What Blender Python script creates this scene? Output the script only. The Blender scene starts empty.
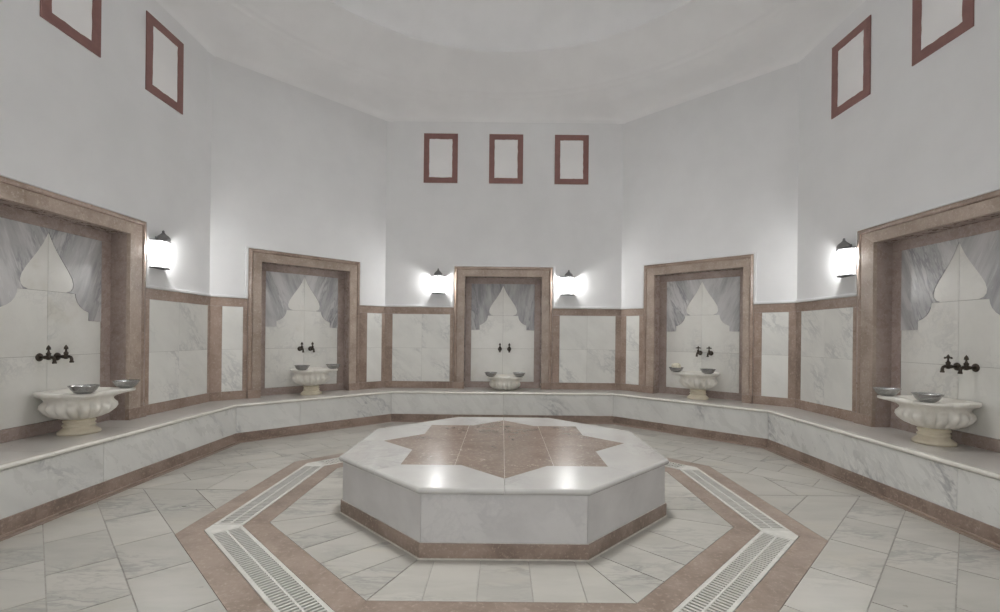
import bpy, bmesh, math, random
from mathutils import Vector, Matrix
random.seed(7)
C = bpy.context.scene.collection
SQ = math.sqrt(0.5)
T8 = math.tan(math.pi / 8)

# ------------------------------------------------------------------ room dimensions (metres, room centre at 0,0)
W = 4.19            # distance of the four long walls (plaster plane)
A = 2.19            # half length of the long walls
D = (W + A) * SQ    # distance of the four angled walls
AD = (W - A) * SQ   # half length of the angled walls
ZB = 0.52           # bench height
WB, AB = 3.6315, 1.9223   # bench front octagon
ZC = 5.547          # top of the upright walls

# ------------------------------------------------------------------ node helpers
def new_mat(name):
    m = bpy.data.materials.new(name); m.use_nodes = True
    nt = m.node_tree; nt.nodes.clear()
    return m, nt

class NT:
    def __init__(s, nt): s.nt = nt
    def n(s, t, **kw):
        x = s.nt.nodes.new(t)
        for k, v in kw.items(): setattr(x, k, v)
        return x
    def l(s, a, b): s.nt.links.new(a, b)
    def math(s, op, a, b=None, c=None, clamp=False):
        x = s.n('ShaderNodeMath', operation=op); x.use_clamp = clamp
        for i, v in enumerate((a, b, c)):
            if v is None: continue
            if isinstance(v, (int, float)): x.inputs[i].default_value = v
            else: s.l(v, x.inputs[i])
        return x.outputs[0]
    def vmath(s, op, a, b=None):
        x = s.n('ShaderNodeVectorMath', operation=op)
        for i, v in enumerate((a, b)):
            if v is None: continue
            if isinstance(v, (tuple, list)): x.inputs[i].default_value = v
            else: s.l(v, x.inputs[i])
        return x.outputs[0]
    def noise(s, vec, scale, detail=4, rough=.55, dist=0.):
        x = s.n('ShaderNodeTexNoise')
        x.inputs['Scale'].default_value = scale; x.inputs['Detail'].default_value = detail
        x.inputs['Roughness'].default_value = rough; x.inputs['Distortion'].default_value = dist
        s.l(vec, x.inputs['Vector']); return x.outputs['Fac']
    def ramp(s, fac, stops):
        x = s.n('ShaderNodeMapRange'); x.interpolation_type = 'SMOOTHSTEP'
        x.inputs['From Min'].default_value = stops[0]; x.inputs['From Max'].default_value = stops[1]
        x.inputs['To Min'].default_value = stops[2]; x.inputs['To Max'].default_value = stops[3]
        s.l(fac, x.inputs['Value']); return x.outputs['Result']
    def mix(s, fac, a, b):
        x = s.n('ShaderNodeMix'); x.data_type = 'RGBA'
        if isinstance(fac, (int, float)): x.inputs['Factor'].default_value = fac
        else: s.l(fac, x.inputs['Factor'])
        for i, v in ((6, a), (7, b)):
            if isinstance(v, tuple): x.inputs[i].default_value = (*v, 1) if len(v) == 3 else v
            else: s.l(v, x.inputs[i])
        return x.outputs[2]
    def coords(s, stretch=(1, 1, 1), rot=(0, 0, 0)):
        tc = s.n('ShaderNodeTexCoord')
        at = s.n('ShaderNodeAttribute'); at.attribute_type = 'GEOMETRY'; at.attribute_name = 'seed'
        oi = s.n('ShaderNodeObjectInfo')
        off = s.math('MULTIPLY', at.outputs['Fac'], 37.0)
        off = s.math('ADD', off, s.math('MULTIPLY', oi.outputs['Random'], 53.0))
        cv = s.n('ShaderNodeCombineXYZ'); s.l(off, cv.inputs[0]); s.l(s.math('MULTIPLY', off, .7), cv.inputs[1]); s.l(s.math('MULTIPLY', off, -.43), cv.inputs[2])
        mr = s.n('ShaderNodeMapping'); mr.inputs['Rotation'].default_value = rot
        mp = s.n('ShaderNodeMapping'); mp.inputs['Scale'].default_value = stretch
        s.l(tc.outputs['Object'], mr.inputs['Vector']); s.l(mr.outputs[0], mp.inputs['Vector'])
        return s.vmath('ADD', mp.outputs[0], cv.outputs[0]), at.outputs['Fac'], tc.outputs['Object']
    def out(s, base, rough, spec=.5, bump=None, bstr=.1, metal=0., bdist=.01):
        p = s.n('ShaderNodeBsdfPrincipled'); o = s.n('ShaderNodeOutputMaterial')
        if isinstance(base, tuple): p.inputs['Base Color'].default_value = (*base, 1)
        else: s.l(base, p.inputs['Base Color'])
        if isinstance(rough, (int, float)): p.inputs['Roughness'].default_value = rough
        else: s.l(rough, p.inputs['Roughness'])
        p.inputs['Specular IOR Level'].default_value = spec; p.inputs['Metallic'].default_value = metal
        if bump is not None:
            b = s.n('ShaderNodeBump'); b.inputs['Strength'].default_value = bstr; b.inputs['Distance'].default_value = bdist
            s.l(bump, b.inputs['Height']); s.l(b.outputs[0], p.inputs['Normal'])
        s.l(p.outputs[0], o.inputs[0]); return p

def marble(name, light, dark, vein, rough=.25, scale=1.0, stretch=(1, 1, 1), rot=(0, 0, 0), vein_amt=.7, cloud=.6, tone=.12, stain=None, spec=.5):
    m, nt = new_mat(name); N = NT(nt)
    v, seed, _ = N.coords(stretch, rot)
    warp = N.n('ShaderNodeTexNoise'); warp.inputs['Scale'].default_value = 1.3 * scale; warp.inputs['Detail'].default_value = 3
    N.l(v, warp.inputs['Vector'])
    wv = N.vmath('SCALE', N.vmath('SUBTRACT', warp.outputs['Color'], (.5, .5, .5))); wv.node.inputs['Scale'].default_value = .5 / scale
    v2 = N.vmath('ADD', v, wv)
    f1 = N.noise(v2, 1.7 * scale, 6, .6)
    f2 = N.noise(v2, 4.5 * scale, 5, .6)
    big = N.noise(v, .8 * scale, 2, .5)
    ridge1 = N.math('ABSOLUTE', N.math('SUBTRACT', f1, .5))
    ridge2 = N.math('ABSOLUTE', N.math('SUBTRACT', f2, .52))
    v1 = N.ramp(ridge1, (0., .045, 1., 0.))
    vv2 = N.ramp(ridge2, (0., .05, .55, 0.))
    gate = N.ramp(big, (.46, .64, 0., 1.))
    veins = N.math('MULTIPLY', N.math('MAXIMUM', v1, vv2), gate)
    veins = N.math('MULTIPLY', veins, vein_amt)
    clouds = N.math('MULTIPLY', N.ramp(f1, (.35, .75, 0., 1.)), cloud)
    col = N.mix(clouds, light, dark)
    col = N.mix(veins, col, vein)
    tn = N.math('ADD', N.math('MULTIPLY', N.math('FRACT', N.math('MULTIPLY', seed, 7.31)), tone), 1 - tone)
    tv = N.n('ShaderNodeCombineXYZ')
    for i in range(3): N.l(tn, tv.inputs[i])
    col = N.vmath('MULTIPLY', col, tv.outputs[0])
    if stain:
        st = N.ramp(N.noise(v, 1.1 * scale, 5, .65), (.55, .75, 0., stain[1]))
        col = N.mix(st, col, stain[0])
    rg = N.math('ADD', N.math('MULTIPLY', f2, .12), rough - .06)
    N.out(col, rg, spec, bump=f2, bstr=.03)
    return m

def brown_stone(name, base, light, dark, rough=.35, scale=1.0, spec=.4, tone=.16):
    m, nt = new_mat(name); N = NT(nt)
    v, seed, _ = N.coords()
    a = N.noise(v, 3.0 * scale, 6, .65, .3); b = N.noise(v, 38 * scale, 4, .7); c = N.noise(v, 14 * scale, 5, .7, .6)
    col = N.mix(N.ramp(a, (.35, .68, 0., 1.)), base, dark)
    col = N.mix(N.ramp(b, (.52, .7, 0., .65)), col, light)
    col = N.mix(N.ramp(c, (.6, .72, 0., .5)), col, light)
    col = N.mix(N.ramp(b, (.28, .42, .55, 0.)), col, dark)
    tn = N.math('ADD', N.math('MULTIPLY', N.math('FRACT', N.math('MULTIPLY', seed, 7.31)), tone), 1 - tone)
    tv = N.n('ShaderNodeCombineXYZ')
    for i in range(3): N.l(tn, tv.inputs[i])
    col = N.vmath('MULTIPLY', col, tv.outputs[0])
    N.out(col, N.math('ADD', N.math('MULTIPLY', c, .2), rough - .1), spec, bump=b, bstr=.015)
    return m

def plaster(name, col, rough=.75):
    m, nt = new_mat(name); N = NT(nt)
    v, seed, obj = N.coords()
    a = N.noise(obj, 1.2, 4, .6); b = N.noise(obj, 25, 3, .5)
    k = N.ramp(a, (.3, .7, .0, 1.))
    c = N.mix(k, tuple(x * .965 for x in col), tuple(min(1, x * 1.02) for x in col))
    N.out(c, rough, .25, bump=b, bstr=.05, bdist=.004)
    return m

def simple(name, col, rough, metal=0., spec=.5, var=.0, vs=20):
    m, nt = new_mat(name); N = NT(nt)
    v, seed, obj = N.coords()
    a = N.noise(v, vs, 4, .6)
    c = N.mix(N.ramp(a, (.35, .65, 0., 1.)), tuple(x * (1 - var) for x in col), tuple(min(1, x * (1 + var)) for x in col))
    N.out(c, rough, spec, metal=metal)
    return m

def glow(name, col, strength):
    m, nt = new_mat(name); N = NT(nt)
    e = N.n('ShaderNodeEmission'); e.inputs[0].default_value = (*col, 1); e.inputs[1].default_value = strength
    o = N.n('ShaderNodeOutputMaterial'); N.l(e.outputs[0], o.inputs[0]); return m

def lamp_glass(name):
    # milky glass lit from within: lets the bulb's light out, and glows itself
    m, nt = new_mat(name); N = NT(nt)
    t = N.n('ShaderNodeBsdfTransparent'); t.inputs[0].default_value = (.97, .97, .97, 1)
    e = N.n('ShaderNodeEmission'); e.inputs[0].default_value = (1, 1, 1, 1); e.inputs[1].default_value = GLASS_GLOW
    g = N.n('ShaderNodeBsdfGlossy'); g.inputs['Roughness'].default_value = .08
    ad = N.n('ShaderNodeAddShader'); mx = N.n('ShaderNodeMixShader'); mx.inputs[0].default_value = .05
    N.l(t.outputs[0], ad.inputs[0]); N.l(e.outputs[0], ad.inputs[1])
    N.l(ad.outputs[0], mx.inputs[1]); N.l(g.outputs[0], mx.inputs[2])
    o = N.n('ShaderNodeOutputMaterial'); N.l(mx.outputs[0], o.inputs[0]); return m

# ------------------------------------------------------------------ light levels
GLASS_GLOW = 0.6
BULB = 280.0
SKY_FILL = 56.0  # strength of the glowing pane added over the dome
SHAFT_R, SHAFT_H = 1.05, 3.4
DOORLIGHT = 0.95
EXPOSURE = 0.63

M = {
 'plaster': plaster('white_plaster', (.775, .778, .782)),
 'ceil': plaster('ceiling_plaster', (.86, .86, .862)),  # whiter than the wall plaster to make up for weak light overhead
 'pane': plaster('pale_plaster', (.86, .855, .85)),
 'red': simple('oxblood_paint', (.235, .118, .104), .55, var=.06, vs=9),
 'floor': marble('floor_marble', (0.455, 0.440, 0.398), (0.32, 0.311, 0.28), (0.198, 0.194, 0.184), rough=.30, scale=1.5, stretch=(.55, 1.6, 1), vein_amt=.65, cloud=.55, tone=.14, stain=((.50, .46, .36), .35)),
 'bench': marble('bench_marble', (0.739, 0.739, 0.710), (0.595, 0.595, 0.571), (0.269, 0.274, 0.288), rough=.28, scale=1.5, stretch=(1.25, 1, .5), rot=(.3, .75, .2), vein_amt=.65, cloud=.6, tone=.10),
 'seat': marble('seat_marble', (0.505, 0.483, 0.452), (0.479, 0.457, 0.425), (0.409, 0.387, 0.357), rough=.30, scale=1.6, stretch=(.6, 1.6, 1), vein_amt=.2, cloud=.1, tone=.06),
 'nosing': marble('nosing_marble', (.74, .72, .66), (.64, .62, .56), (.5, .48, .44), rough=.25, scale=2., vein_amt=.3, tone=.06),
 'slab': marble('platform_marble', (0.480, 0.471, 0.449), (0.387, 0.378, 0.361), (0.264, 0.260, 0.251), rough=.23, scale=1.4, vein_amt=.45, cloud=.6, tone=.06),
 'side': marble('platform_side_marble', (.57, .56, .55), (.45, .44, .435), (.33, .33, .335), rough=.3, scale=1.4, vein_amt=.28, cloud=.75, tone=.05),
 'wallm': marble('panel_marble', (.80, .80, .765), (.66, .66, .63), (.36, .37, .38), rough=.22, scale=1.9, stretch=(1.2, 1, .55), rot=(.3, .8, .2), vein_amt=.42, cloud=.5, tone=.06),
 'nichem': marble('niche_marble', (.81, .805, .765), (.70, .695, .65), (.45, .455, .45), rough=.2, scale=1.7, rot=(.5, .4, .6), vein_amt=.35, cloud=.5, tone=.06, stain=((.50, .46, .36), .3)),
 'drapeL': marble('grey_marble', (.62, .615, .615), (.33, .33, .34), (.20, .20, .215), rough=.26, scale=2.0, stretch=(1.9, 1, .34), rot=(0, .36, 0), vein_amt=.75, cloud=1., tone=.1),
 'drapeR': marble('grey_marble_mirrored', (.62, .615, .615), (.33, .33, .34), (.20, .20, .215), rough=.26, scale=2.0, stretch=(1.9, 1, .34), rot=(0, -.36, 0), vein_amt=.75, cloud=1., tone=.1),
 'drapeBL': marble('dark_grey_marble', (.50, .495, .495), (.25, .25, .26), (.15, .15, .165), rough=.26, scale=2.2, stretch=(2.2, 1, .36), rot=(0, .12, 0), vein_amt=.75, cloud=1., tone=.1),
 'drapeBR': marble('dark_grey_marble_mirrored', (.50, .495, .495), (.25, .25, .26), (.15, .15, .165), rough=.26, scale=2.2, stretch=(2.2, 1, .36), rot=(0, -.12, 0), vein_amt=.75, cloud=1., tone=.1),
 'basin': marble('basin_marble', (.80, .78, .725), (.71, .685, .62), (.55, .52, .45), rough=.3, scale=3., vein_amt=.25, cloud=.5, tone=.0, stain=((.5, .43, .30), .35)),
 'foot': marble('pedestal_marble', (.70, .64, .51), (.6, .54, .41), (.45, .38, .27), rough=.35, scale=4., vein_amt=.3, cloud=.6, tone=.0),
 'brown': brown_stone('brown_marble', (.40, .305, .25), (.56, .465, .395), (.27, .195, .155), rough=.3),
 'face': brown_stone('frame_marble', (.46, .375, .315), (.60, .515, .44), (.33, .26, .21), rough=.3),
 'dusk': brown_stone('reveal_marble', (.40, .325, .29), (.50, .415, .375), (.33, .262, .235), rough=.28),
 'star': brown_stone('star_marble', (0.235, 0.178, 0.142), (0.42, 0.36, 0.30), (0.160, 0.118, 0.092), rough=.24, scale=.8, spec=.5, tone=.06),
 'band': brown_stone('band_marble', (0.318, 0.249, 0.204), (0.427, 0.356, 0.294), (0.214, 0.162, 0.128), rough=.32, spec=.4, tone=.12),
 'skirt': brown_stone('skirting_marble', (.33, .25, .205), (.48, .39, .325), (.20, .145, .115), rough=.35),
 'grout': simple('grout', (.36, .345, .315), .8, var=.1),
 'lightgrout': simple('pale_grout', (.60, .575, .52), .8, var=.1),
 'dark': simple('channel_concrete', (.06, .058, .055), .8, var=.2),
 'grate': simple('grate_plastic', (.55, .54, .50), .5, var=.05),
 'tin': simple('tinned_metal', (.36, .36, .36), .27, metal=.9, var=.12, vs=60),
 'bronze': simple('dark_bronze', (.075, .062, .05), .36, metal=.75, var=.25, vs=40),
 'plate': simple('dark_metal_plate', (.055, .055, .055), .5, metal=.3, var=.1),
 'iron': simple('grey_metal', (.20, .20, .20), .45, metal=.4, var=.1),
 'sponge': simple('loofah_fibre', (.60, .565, .45), .9, var=.2, vs=70),
 'bulb': glow('lamp_bulb', (1, .995, .985), BULB),
 'sky_fill': glow('skylight_fill_glow', (1, 1, 1), SKY_FILL),
}
M['glass'] = lamp_glass('lamp_glass')

# ------------------------------------------------------------------ mesh helpers
class MB:
    def __init__(s): s.v = []; s.f = []; s.seed = []; s.sm = []
    def add(s, verts, faces, seed=None, smooth=False):
        o = len(s.v); sd = random.random() if seed is None else seed
        s.v += [tuple(p) for p in verts]
        for f in faces: s.f.append([i + o for i in f]); s.seed.append(sd); s.sm.append(smooth)
    def box(s, x0, x1, y0, y1, z0, z1, seed=None):
        s.add([(x0, y0, z0), (x1, y0, z0), (x1, y1, z0), (x0, y1, z0), (x0, y0, z1), (x1, y0, z1), (x1, y1, z1), (x0, y1, z1)],
              [(3, 2, 1, 0), (4, 5, 6, 7), (0, 1, 5, 4), (1, 2, 6, 5), (2, 3, 7, 6), (3, 0, 4, 7)], seed)
    def prism(s, poly, z0, z1, seed=None, axis='z', smooth=False):
        # poly: 2-D outline, counter-clockwise seen from +axis; axis 'y': outline in (x, z), extruded along y from z0 (front) to z1 (back)
        n = len(poly)
        if axis == 'z':
            vs = [(x, y, z0) for x, y in poly] + [(x, y, z1) for x, y in poly]
        else:
            vs = [(x, z1, z) for x, z in poly] + [(x, z0, z) for x, z in poly]
        fs = [list(range(n - 1, -1, -1)), list(range(n, 2 * n))]
        s.add(vs, fs, seed)
        sd = s.seed[-1]
        o = len(s.v) - 2 * n
        for i in range(n):
            j = (i + 1) % n
            s.f.append([o + i, o + j, o + n + j, o + n + i]); s.seed.append(sd); s.sm.append(smooth)
    def rings(s, rings, closed=True, seed=None, smooth=True, cap0=False, cap1=False):
        n = len(rings[0]); vs = [p for r in rings for p in r]; fs = []
        for k in range(len(rings) - 1):
            for i in range(n if closed else n - 1):
                j = (i + 1) % n
                fs.append((k * n + i, k * n + j, (k + 1) * n + j, (k + 1) * n + i))
        if cap0: fs.append(tuple(range(n - 1, -1, -1)))
        if cap1: fs.append(tuple((len(rings) - 1) * n + i for i in range(n)))
        s.add(vs, fs, seed, smooth)
    def lathe(s, prof, n=32, mat=None, a0=0., a1=2 * math.pi, seed=None, smooth=True, cap0=False, cap1=False):
        full = abs(a1 - a0 - 2 * math.pi) < 1e-6
        m = n if full else n + 1
        R = []
        for r, z in prof:
            ring = [Vector((r * math.cos(a0 + (a1 - a0) * i / n), r * math.sin(a0 + (a1 - a0) * i / n), z)) for i in range(m)]
            if mat is not None: ring = [mat @ p for p in ring]
            R.append(ring)
        s.rings(R, full, seed, smooth, cap0, cap1)
    def tube(s, pts, radii, n=12, seed=None):
        R = []
        for k, p in enumerate(pts):
            p = Vector(p)
            d = (Vector(pts[min(k + 1, len(pts) - 1)]) - Vector(pts[max(k - 1, 0)])).normalized()
            u = d.cross(Vector((1, 0, 0)));
            if u.length < .1: u = d.cross(Vector((0, 1, 0)))
            u.normalize(); w = d.cross(u)
            R.append([p + radii[k] * (math.cos(2 * math.pi * i / n) * u + math.sin(2 * math.pi * i / n) * w) for i in range(n)])
        s.rings(R, True, seed, True, True, True)
    def build(s, name, mat, parent=None, loc=(0, 0, 0), rotz=0., bevel=0., seg=2):
        me = bpy.data.meshes.new(name); me.from_pydata(s.v, [], s.f); me.update()
        at = me.attributes.new('seed', 'FLOAT', 'FACE'); at.data.foreach_set('value', s.seed)
        me.polygons.foreach_set('use_smooth', s.sm)
        bm = bmesh.new(); bm.from_mesh(me); bmesh.ops.recalc_face_normals(bm, faces=bm.faces); bm.to_mesh(me); bm.free()
        me.materials.append(mat)
        o = bpy.data.objects.new(name, me); C.objects.link(o)
        o.location = loc; o.rotation_euler = (0, 0, rotz)
        if parent: o.parent = parent
        if bevel:
            b = o.modifiers.new('edge', 'BEVEL'); b.width = bevel; b.segments = seg; b.limit_method = 'ANGLE'; b.angle_limit = math.radians(35)
        return o

def tag(o, label, cat, group=None):
    o['label'] = label; o['category'] = cat
    if group: o['group'] = group
    return o
def thing(name, label, cat, loc=(0, 0, 0), rotz=0., group=None):
    o = bpy.data.objects.new(name, None); o.empty_display_size = .1; C.objects.link(o)
    o.location = loc; o.rotation_euler = (0, 0, rotz)
    return tag(o, label, cat, group)
def struct(o): o['kind'] = 'structure'; return o
def copy_tree(o, parent=None):
    c = o.copy(); C.objects.link(c)
    if parent: c.parent = parent; c.matrix_parent_inverse = o.matrix_parent_inverse
    for ch in list(o.children): copy_tree(ch, c)
    return c

# convex polygons as half planes: (a, b, c) means a*x + b*y <= c
def clip(poly, hp):
    a, b, c = hp; out = []
    for i in range(len(poly)):
        p, q = poly[i], poly[(i + 1) % len(poly)]
        dp, dq = a * p[0] + b * p[1] - c, a * q[0] + b * q[1] - c
        if dp <= 1e-9: out.append(p)
        if (dp < -1e-9 and dq > 1e-9) or (dp > 1e-9 and dq < -1e-9):
            t = dp / (dp - dq); out.append((p[0] + t * (q[0] - p[0]), p[1] + t * (q[1] - p[1])))
    return out
def clips(poly, hps):
    for h in hps:
        poly = clip(poly, h)
        if len(poly) < 3: return None
    return poly
def area(p): return .5 * sum(p[i][0] * p[(i + 1) % len(p)][1] - p[(i + 1) % len(p)][0] * p[i][1] for i in range(len(p)))
def inset(poly, g):
    hps = []
    for i in range(len(poly)):
        p, q = poly[i], poly[(i + 1) % len(poly)]
        ex, ey = q[0] - p[0], q[1] - p[1]; L = math.hypot(ex, ey)
        if L < 1e-5: continue
        nx, ny = ey / L, -ex / L
        hps.append((nx, ny, nx * p[0] + ny * p[1] - g))
    r = clips(poly, hps)
    return r if r and area(r) > 4e-4 else None
def octa(R, a=None):
    a = R * T8 if a is None else a
    return [(-a, -R), (a, -R), (R, -a), (R, a), (a, R), (-a, R), (-R, a), (-R, -a)]   # counter-clockwise, starts front left
def oct_hps(R, a=None):
    a = R * T8 if a is None else a
    d = (R + a) * SQ
    return [(1, 0, R), (-1, 0, R), (0, 1, R), (0, -1, R), (SQ, SQ, d), (SQ, -SQ, d), (-SQ, SQ, d), (-SQ, -SQ, d)]

# walls: name -> (distance, half length, turn about z).  Local frame: x along the wall (left to right as seen), y outward, z up
WALLS = {'back': (W, A, 0.), 'left': (W, A, math.pi / 2), 'right': (W, A, -math.pi / 2),
         'back_left': (D, AD, math.pi / 4), 'back_right': (D, AD, -math.pi / 4),
         'front_left': (D, AD, 3 * math.pi / 4), 'front_right': (D, AD, -3 * math.pi / 4), 'front': (W, A, math.pi)}
def wpt(w, x, y, z):
    d, _, r = WALLS[w]; y += d
    return (math.cos(r) * x - math.sin(r) * y, math.sin(r) * x + math.cos(r) * y, z)

# ================================================================== FLOOR
RTF, RIN, RGI, RGO, ROUT = 1.3747, 1.8465, 2.0166, 2.2588, 2.4281
floor = bpy.data.objects.new('floor', None); C.objects.link(floor); struct(floor)
G = .0035
f = MB()
def lay(mb, cell, hps, z0=-.02, z1=0.):
    p = clips(cell, hps)
    if not p or area(p) < 2e-3: return
    p = inset(p, G)
    if p: mb.prism(p, z0, z1)
OUT = oct_hps(WB - .065, AB - .065 * T8)
RO2 = ROUT * math.sqrt(2)
def rect(u0, u1, v0, v1, ang):
    c, s = math.cos(ang), math.sin(ang)
    return [(c * u - s * v, s * u + c * v) for u, v in ((u0, v0), (u1, v0), (u1, v1), (u0, v1))]
# the four angled sectors: rows parallel to the band side
for k, ang in enumerate((-math.pi / 4, -3 * math.pi / 4, math.pi / 4, 3 * math.pi / 4)):
    nx, ny = math.cos(ang), math.sin(ang)      # outward direction of the sector
    base = [(-nx, -ny, -ROUT), (-1 if nx > 0 else 1, 0, 0), (0, -1 if ny > 0 else 1, 0)]
    for i in range(5):
        r0, r1 = ROUT + .345 * i, ROUT + .345 * (i + 1)
        sh = (.18, -.22, .12, .4, 0)[i] * (1 if k % 2 else -1)
        for j in range(-6, 7):
            u0 = sh + .62 * j
            lay(f, rect(r0, r1, u0, u0 + .62, ang), OUT + base)
# side, back and front sectors
for sx in (-1, 1):
    reg = [(-sx, 0, -ROUT), (sx, 1, RO2), (sx, -1, RO2)]
    xs = [ROUT, ROUT + .41, WB + .2]
    ys = [-1.6, -.0, .74, 1.6]
    for i in range(2):
        for j in range(3):
            x0, x1 = sorted((sx * xs[i], sx * xs[i + 1]))
            yo = 0 if j == 0 else (.0 if i == 0 else -.28)
            y0 = ys[j] + (yo if ys[j] > .1 else 0); y1 = ys[j + 1] + (yo if ys[j + 1] > .1 and j < 2 else 0)
            cell = [(x0, y0), (x1, y0), (x1, y1), (x0, y1)]
            if j == 0:
                if i == 0:
                    big = [(min(sx * ROUT, sx * 3.8), y0), (max(sx * ROUT, sx * 3.8), y0), (max(sx * ROUT, sx * 3.8), y1), (min(sx * ROUT, sx * 3.8), y1)]
                    lay(f, big, OUT + reg + [(sx, -1, 2.93)])
                    lay(f, big, OUT + reg + [(-sx, 1, -2.93)])
            else: lay(f, cell, OUT + reg)
for sy in (-1, 1):
    reg = [(0, -sy, -ROUT), (1, sy, RO2), (-1, sy, RO2)]
    for i, (y0, y1) in enumerate(((ROUT, ROUT + .55), (ROUT + .55, WB + .2))):
        for j in range(-3, 4):
            x0 = .62 * j + (.31 if i else 0)
            ya, yb = sorted((sy * y0, sy * y1))
            lay(f, [(x0, ya), (x0 + .62, ya), (x0 + .62, yb), (x0, yb)], OUT + reg)
f.build('marble_tiles', M['floor'], floor)
# inner tile ring
f = MB()
CUT = {0: [-.45, -.14, .18, .485], 1: [-.43, -.13, .2], 7: [-.42, -.12, .17, .44]}
for k in range(8):
    ang = -math.pi / 2 + k * math.pi / 4
    cuts = [-2] + CUT.get(k, [-.4, -.08, .24]) + [2]
    nx, ny = math.cos(ang), math.sin(ang)
    a1, a2 = ang - math.pi / 8, ang + math.pi / 8
    sec = [(-nx, -ny, -RTF + .03), (nx, ny, RIN), (math.sin(a1), -math.cos(a1), 0), (-math.sin(a2), math.cos(a2), 0)]
    for u0, u1 in zip(cuts, cuts[1:]): lay(f, rect(1.2, 2.0, u0, u1, ang), sec)
f.build('inner_tile_ring', M['floor'], floor)
def oct_ring(mb, R0, R1, z0, z1, cuts=()):
    o0, o1 = octa(R0), octa(R1)
    for i in range(8):
        j = (i + 1) % 8
        mb.prism([o0[j], o0[i], o1[i], o1[j]], z0, z1)
f = MB(); oct_ring(f, RGO, ROUT, -.02, .0005); f.build('outer_border_band', M['band'], floor)
f = MB(); oct_ring(f, RIN, RGI, -.02, .0005); f.build('inner_border_band', M['band'], floor)
f = MB(); f.prism(octa(RGI + .03), -.14, -.02); oct_ring(f, RGO - .03, WB + .1, -.14, -.006); f.prism(octa(RGI - .001), -.03, -.006); f.build('mortar_bed', M['grout'], floor)
f = MB(); oct_ring(f, RGI, RGO, -.14, -.1); oct_ring(f, RGI - .01, RGI, -.12, -.002); oct_ring(f, RGO, RGO + .01, -.12, -.002); f.build('drain_channel', M['dark'], floor)
# brown strip along the foot of the bench
f = MB()
o0 = octa(WB - .065, AB - .065 * T8); o1 = octa(WB + .03, AB + .03 * T8); oq = octa(WB - .02, AB - .02 * T8)
for i in range(8):
    j = (i + 1) % 8
    if i == 0: continue
    f.prism([o1[i], o1[j], o0[j], o0[i]][::-1], -.02, .0015)
    f.prism([o1[i], o1[j], oq[j], oq[i]][::-1], -.02, .016)
f.build('border_strip', M['skirt'], floor, bevel=.006)
f = MB(); f.box(-1.65, 1.65, -5.6, -WB + .07, -.14, -.001); f.build('doorway_paving', M['floor'], floor)

# ------------------------------------------------------------------ drain grates and their corner plates
SIDE_WORDS = {1: ('front right', 'running along the near right side of the octagonal platform'), 7: ('', 'running along the near left side of the octagonal platform'),
              2: ('', 'along the right flank of the platform, running toward the back'), 6: ('', 'along the left flank of the platform, running toward the back'),
              3: ('', 'behind the right rear side of the platform, mostly hidden'), 5: ('', 'behind the left rear side of the platform, mostly hidden'),
              0: ('', 'in the floor in front of the platform'), 4: ('', 'directly behind the platform, hidden by it')}
def grate_parts(root, half):
    fr = MB(); wi, wo = RGI + .004, RGO - .004
    # local frame: x along the side, y outward from the room centre, origin on the channel's middle line
    m = (RGI + RGO) / 2; hw = (wo - wi) / 2
    fr.box(-half, half, -hw, -hw + .026, -.02, .004); fr.box(-half, half, hw - .026, hw, -.02, .004)
    fr.box(-half, -half + .02, -hw + .026, hw - .026, -.02, .004); fr.box(half - .02, half, -hw + .026, hw - .026, -.02, .004)
    fr.build('frame', M['grate'], root, bevel=.002)
    cb = MB(); cb.box(-half + .02, half - .02, -.007, .007, -.02, .004); cb.build('centre_bar', M['grate'], root, bevel=.002)
    for name, y0, y1 in (('slats', -hw + .026, -.007), ('slats', .007, hw - .026)):
        sl = MB(); p = .032; n = int((2 * half - .04) / p); p = (2 * half - .04) / n
        for i in range(n): sl.box(-half + .02 + p * (i + .29), -half + .02 + p * (i + 1) - p * .29, y0, y1, -.014, .002)
        sl.build(name, M['grate'], root)
HG = RGI * T8 - .012
for k in (1, 7, 2, 6, 3, 5, 0, 4):
    ang = -math.pi / 2 + k * math.pi / 4; m = (RGI + RGO) / 2
    r = thing('drain_grate', 'white slotted floor drain grate ' + SIDE_WORDS[k][1], 'drain grate', (m * math.cos(ang), m * math.sin(ang), 0), ang - math.pi / 2, 'white drain grates around the platform')
    grate_parts(r, HG)
CW = ['in front of the platform, near left corner', 'in front of the platform, near right corner', 'at the right bend of the drain, nearest the viewer', 'at the right rear bend of the drain beside the platform',
      'behind the platform, right corner', 'behind the platform, left corner', 'at the left rear bend of the drain beside the platform', 'at the left bend of the drain, nearest the viewer']
i8, o8 = octa(RGI + .004), octa(RGO - .004)
for k in range(8):
    ca = -math.pi / 2 - math.pi / 8 + k * math.pi / 4
    pin, pout = Vector(i8[k]), Vector(o8[k])
    d1 = ca + math.pi / 8; d0 = ca - math.pi / 8     # normals of the sides on either hand
    t1 = Vector((-math.sin(d1), math.cos(d1))); t0 = Vector((math.sin(d0), -math.cos(d0)))
    m = (RGI + RGO) / 2; hw = (RGO - RGI) / 2 - .004
    def q(dn, tn, off):
        n = Vector((math.cos(dn), math.sin(dn))); tt = Vector((-math.sin(dn), math.cos(dn))); return n * (m + off) + tt * tn
    e1i, e1o = q(d1, -HG - .003, -hw), q(d1, -HG - .003, hw); e0i, e0o = q(d0, HG + .003, -hw), q(d0, HG + .003, hw)
    poly = [pout, e1o, e1i, pin, e0i, e0o]
    cen = sum(poly, Vector((0, 0))) / 6
    mb = MB(); pl = [(p.x - cen.x, p.y - cen.y) for p in poly]
    if area(pl) < 0: pl = pl[::-1]
    mb.prism(pl, -.02, .004)
    o = mb.build('drain_corner_plate', M['grate'], None, (cen.x, cen.y, 0), 0, bevel=.002)
    tag(o, 'plain white wedge-shaped drain cover ' + CW[k], 'drain cover', 'plain wedge covers in the drain corners')

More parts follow.
